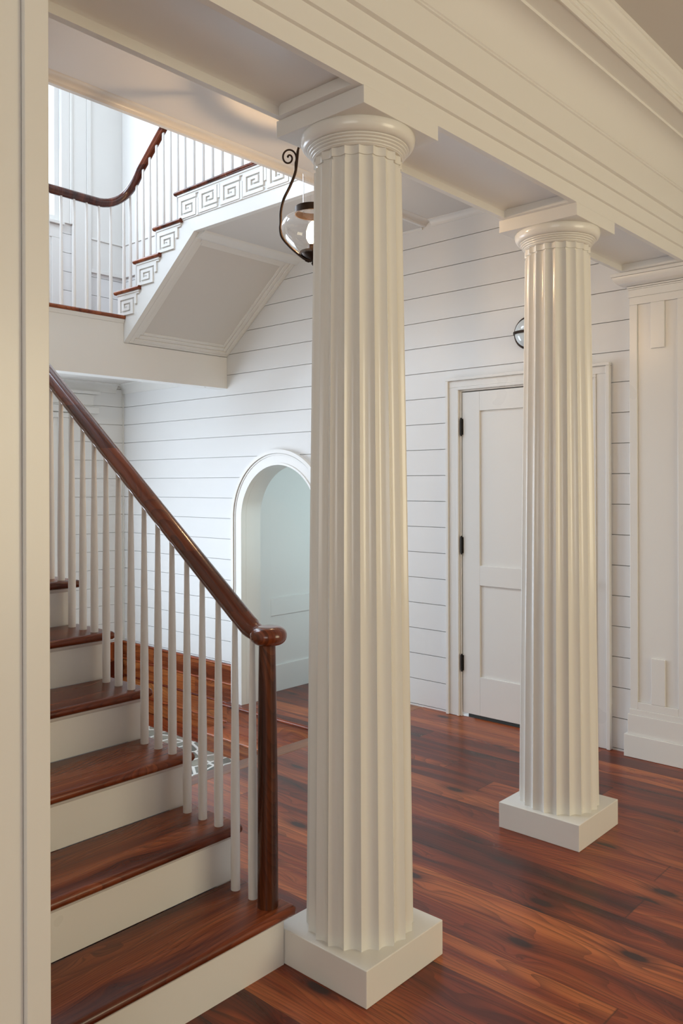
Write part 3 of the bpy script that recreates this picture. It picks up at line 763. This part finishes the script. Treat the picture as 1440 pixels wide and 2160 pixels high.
MB().lathe([(.002, 2.470), (.007, 2.478), (.004, 2.486), (.012, 2.492), (.028, 2.500), (.046, 2.512), (.056, 2.524), (.057, 2.532), (.030, 2.530), (.022, 2.540), (.020, 2.562), (.001, 2.563)], (LX, LY, 0), 32).build('cup', 'bronze', lt, smooth=40)
MB().lathe([(.003, 2.563), (.019, 2.572), (.029, 2.592), (.029, 2.622), (.019, 2.652), (.004, 2.668)], (LX, LY, 0), 20, cap=False).build('bulb', 'bulbglass', lt, smooth=60)
b = MB()
for k in range(4):
    a = k*pi/2+.4; b.sweep([(LX+.004*cos(a), LY+.004*sin(a), 2.572), (LX+.005*cos(a), LY+.005*sin(a), 2.60), (LX+.003*cos(a), LY+.003*sin(a), 2.628)], circ(.0009, 6), up=(1, 0, 0))
b.build('filament', 'bulb', lt)
az0 = atan2(-.671, -.741)
AP = [(.004, 3.045), (.022, 3.030), (.050, 3.012), (.064, 2.988), (.070, 2.936), (.078, 2.882), (.103, 2.819), (.129, 2.766), (.142, 2.713), (.143, 2.662), (.1445, 2.635), (.137, 2.597), (.108, 2.560), (.072, 2.527), (.036, 2.500), (.006, 2.490)]
AP = smoothprof(AP)
def arm(az):
    b = MB(); P = [(LX+r*cos(az), LY+r*sin(az), z) for r, z in AP]
    b.sweep(P, circ(.0062, 10), up=(sin(az), -cos(az), 0), scale=[1.0 if i > 12 else .85 for i in range(len(P))])
    # curl on the outside, springing from the arm
    Q = []
    c0 = (.1065, 2.951); n = 34
    for k in range(n+1):
        t = k/n; a = -.55+t*2*pi*1.45; rr = .036*(1-t)**.8+.006
        Q.append((c0[0]+rr*cos(a)*.85, c0[1]+rr*sin(a)))
    Q = [(.0775, 2.880), (.0800, 2.912)][:1]+[(2*c0[0]-q0, q1) for q0, q1 in Q]
    b.sweep([(LX+r*cos(az), LY+r*sin(az), z) for r, z in Q], circ(.0042, 8), up=(sin(az), -cos(az), 0))
    e = Q[-1]; b.lathe([(.001, -.006), (.006, 0), (.001, .006)], (LX+e[0]*cos(az), LY+e[0]*sin(az), e[1]), 10)
    return b
for k in range(3): arm(az0+k*2*pi/3).build('scroll_arm', 'bronze', lt, smooth=50)
MB().lathe([(.001, 3.036), (.010, 3.042), (.012, 3.050), (.006, 3.060), (.0045, 3.07), (.0045, CZ-.03), (.020, CZ-.026), (.050, CZ-.012), (.056, CZ)], (LX, LY, 0), 28).build('stem_and_canopy', 'bronze', lt, smooth=40)
b = MB()
for sgn in (1, -1):
    P = [(LX-.741*.0+0, LY, 2.492), (LX-.741*.02*sgn, LY-.671*.02*sgn, 2.486), (LX-.741*.034*sgn, LY-.671*.034*sgn, 2.492)]
    b.sweep(P, circ(.003, 6), up=(0, 0, 1))
b.build('finial_leaf', 'bronze', lt)
L = bpy.data.lights.new('lantern_light', 'POINT'); L.energy = 21; L.color = (1, .70, .42); L.shadow_soft_size = .010
lo = bpy.data.objects.new('lantern_light', L); COL.objects.link(lo); lo.location = (LX, LY, 2.612); 
lo.parent = lt; lo.matrix_parent_inverse = Matrix.Translation(lt.location).inverted()

# ------------------------------------------------------------------ sconce on the boarded wall
sc = thing('bulkhead_sconce', 'small round dark-rimmed wall light above the white door, half hidden by the far column', 'wall light', (-2.483, YW, 2.404))
def disc(prof, cx, cz, n=40):
    b = MB().lathe(prof, (0, 0, 0), n); b.v = [(cx+x, YW-z, cz+y) for x, y, z in b.v]; return b
disc([(.098, 0), (.101, .004), (.101, .020), (.094, .026), (.088, .024), (.088, .006)], -2.483, 2.404).build('rim', 'bronze', sc, smooth=40)
disc([(.089, .018), (.086, .036), (.076, .054), (.056, .070), (.030, .078), (.002, .080)], -2.483, 2.404).build('glass_dome', 'frost', sc, smooth=60)
b = MB(); P = [(-2.483-.096*cos(pi*k/16), YW-.020-.064*sin(pi*k/16), 2.404) for k in range(17)]
b.sweep(P, [(-.004, -.008), (.004, -.008), (.004, .008), (-.004, .008)]); b.build('guard_bar', 'bronze', sc)
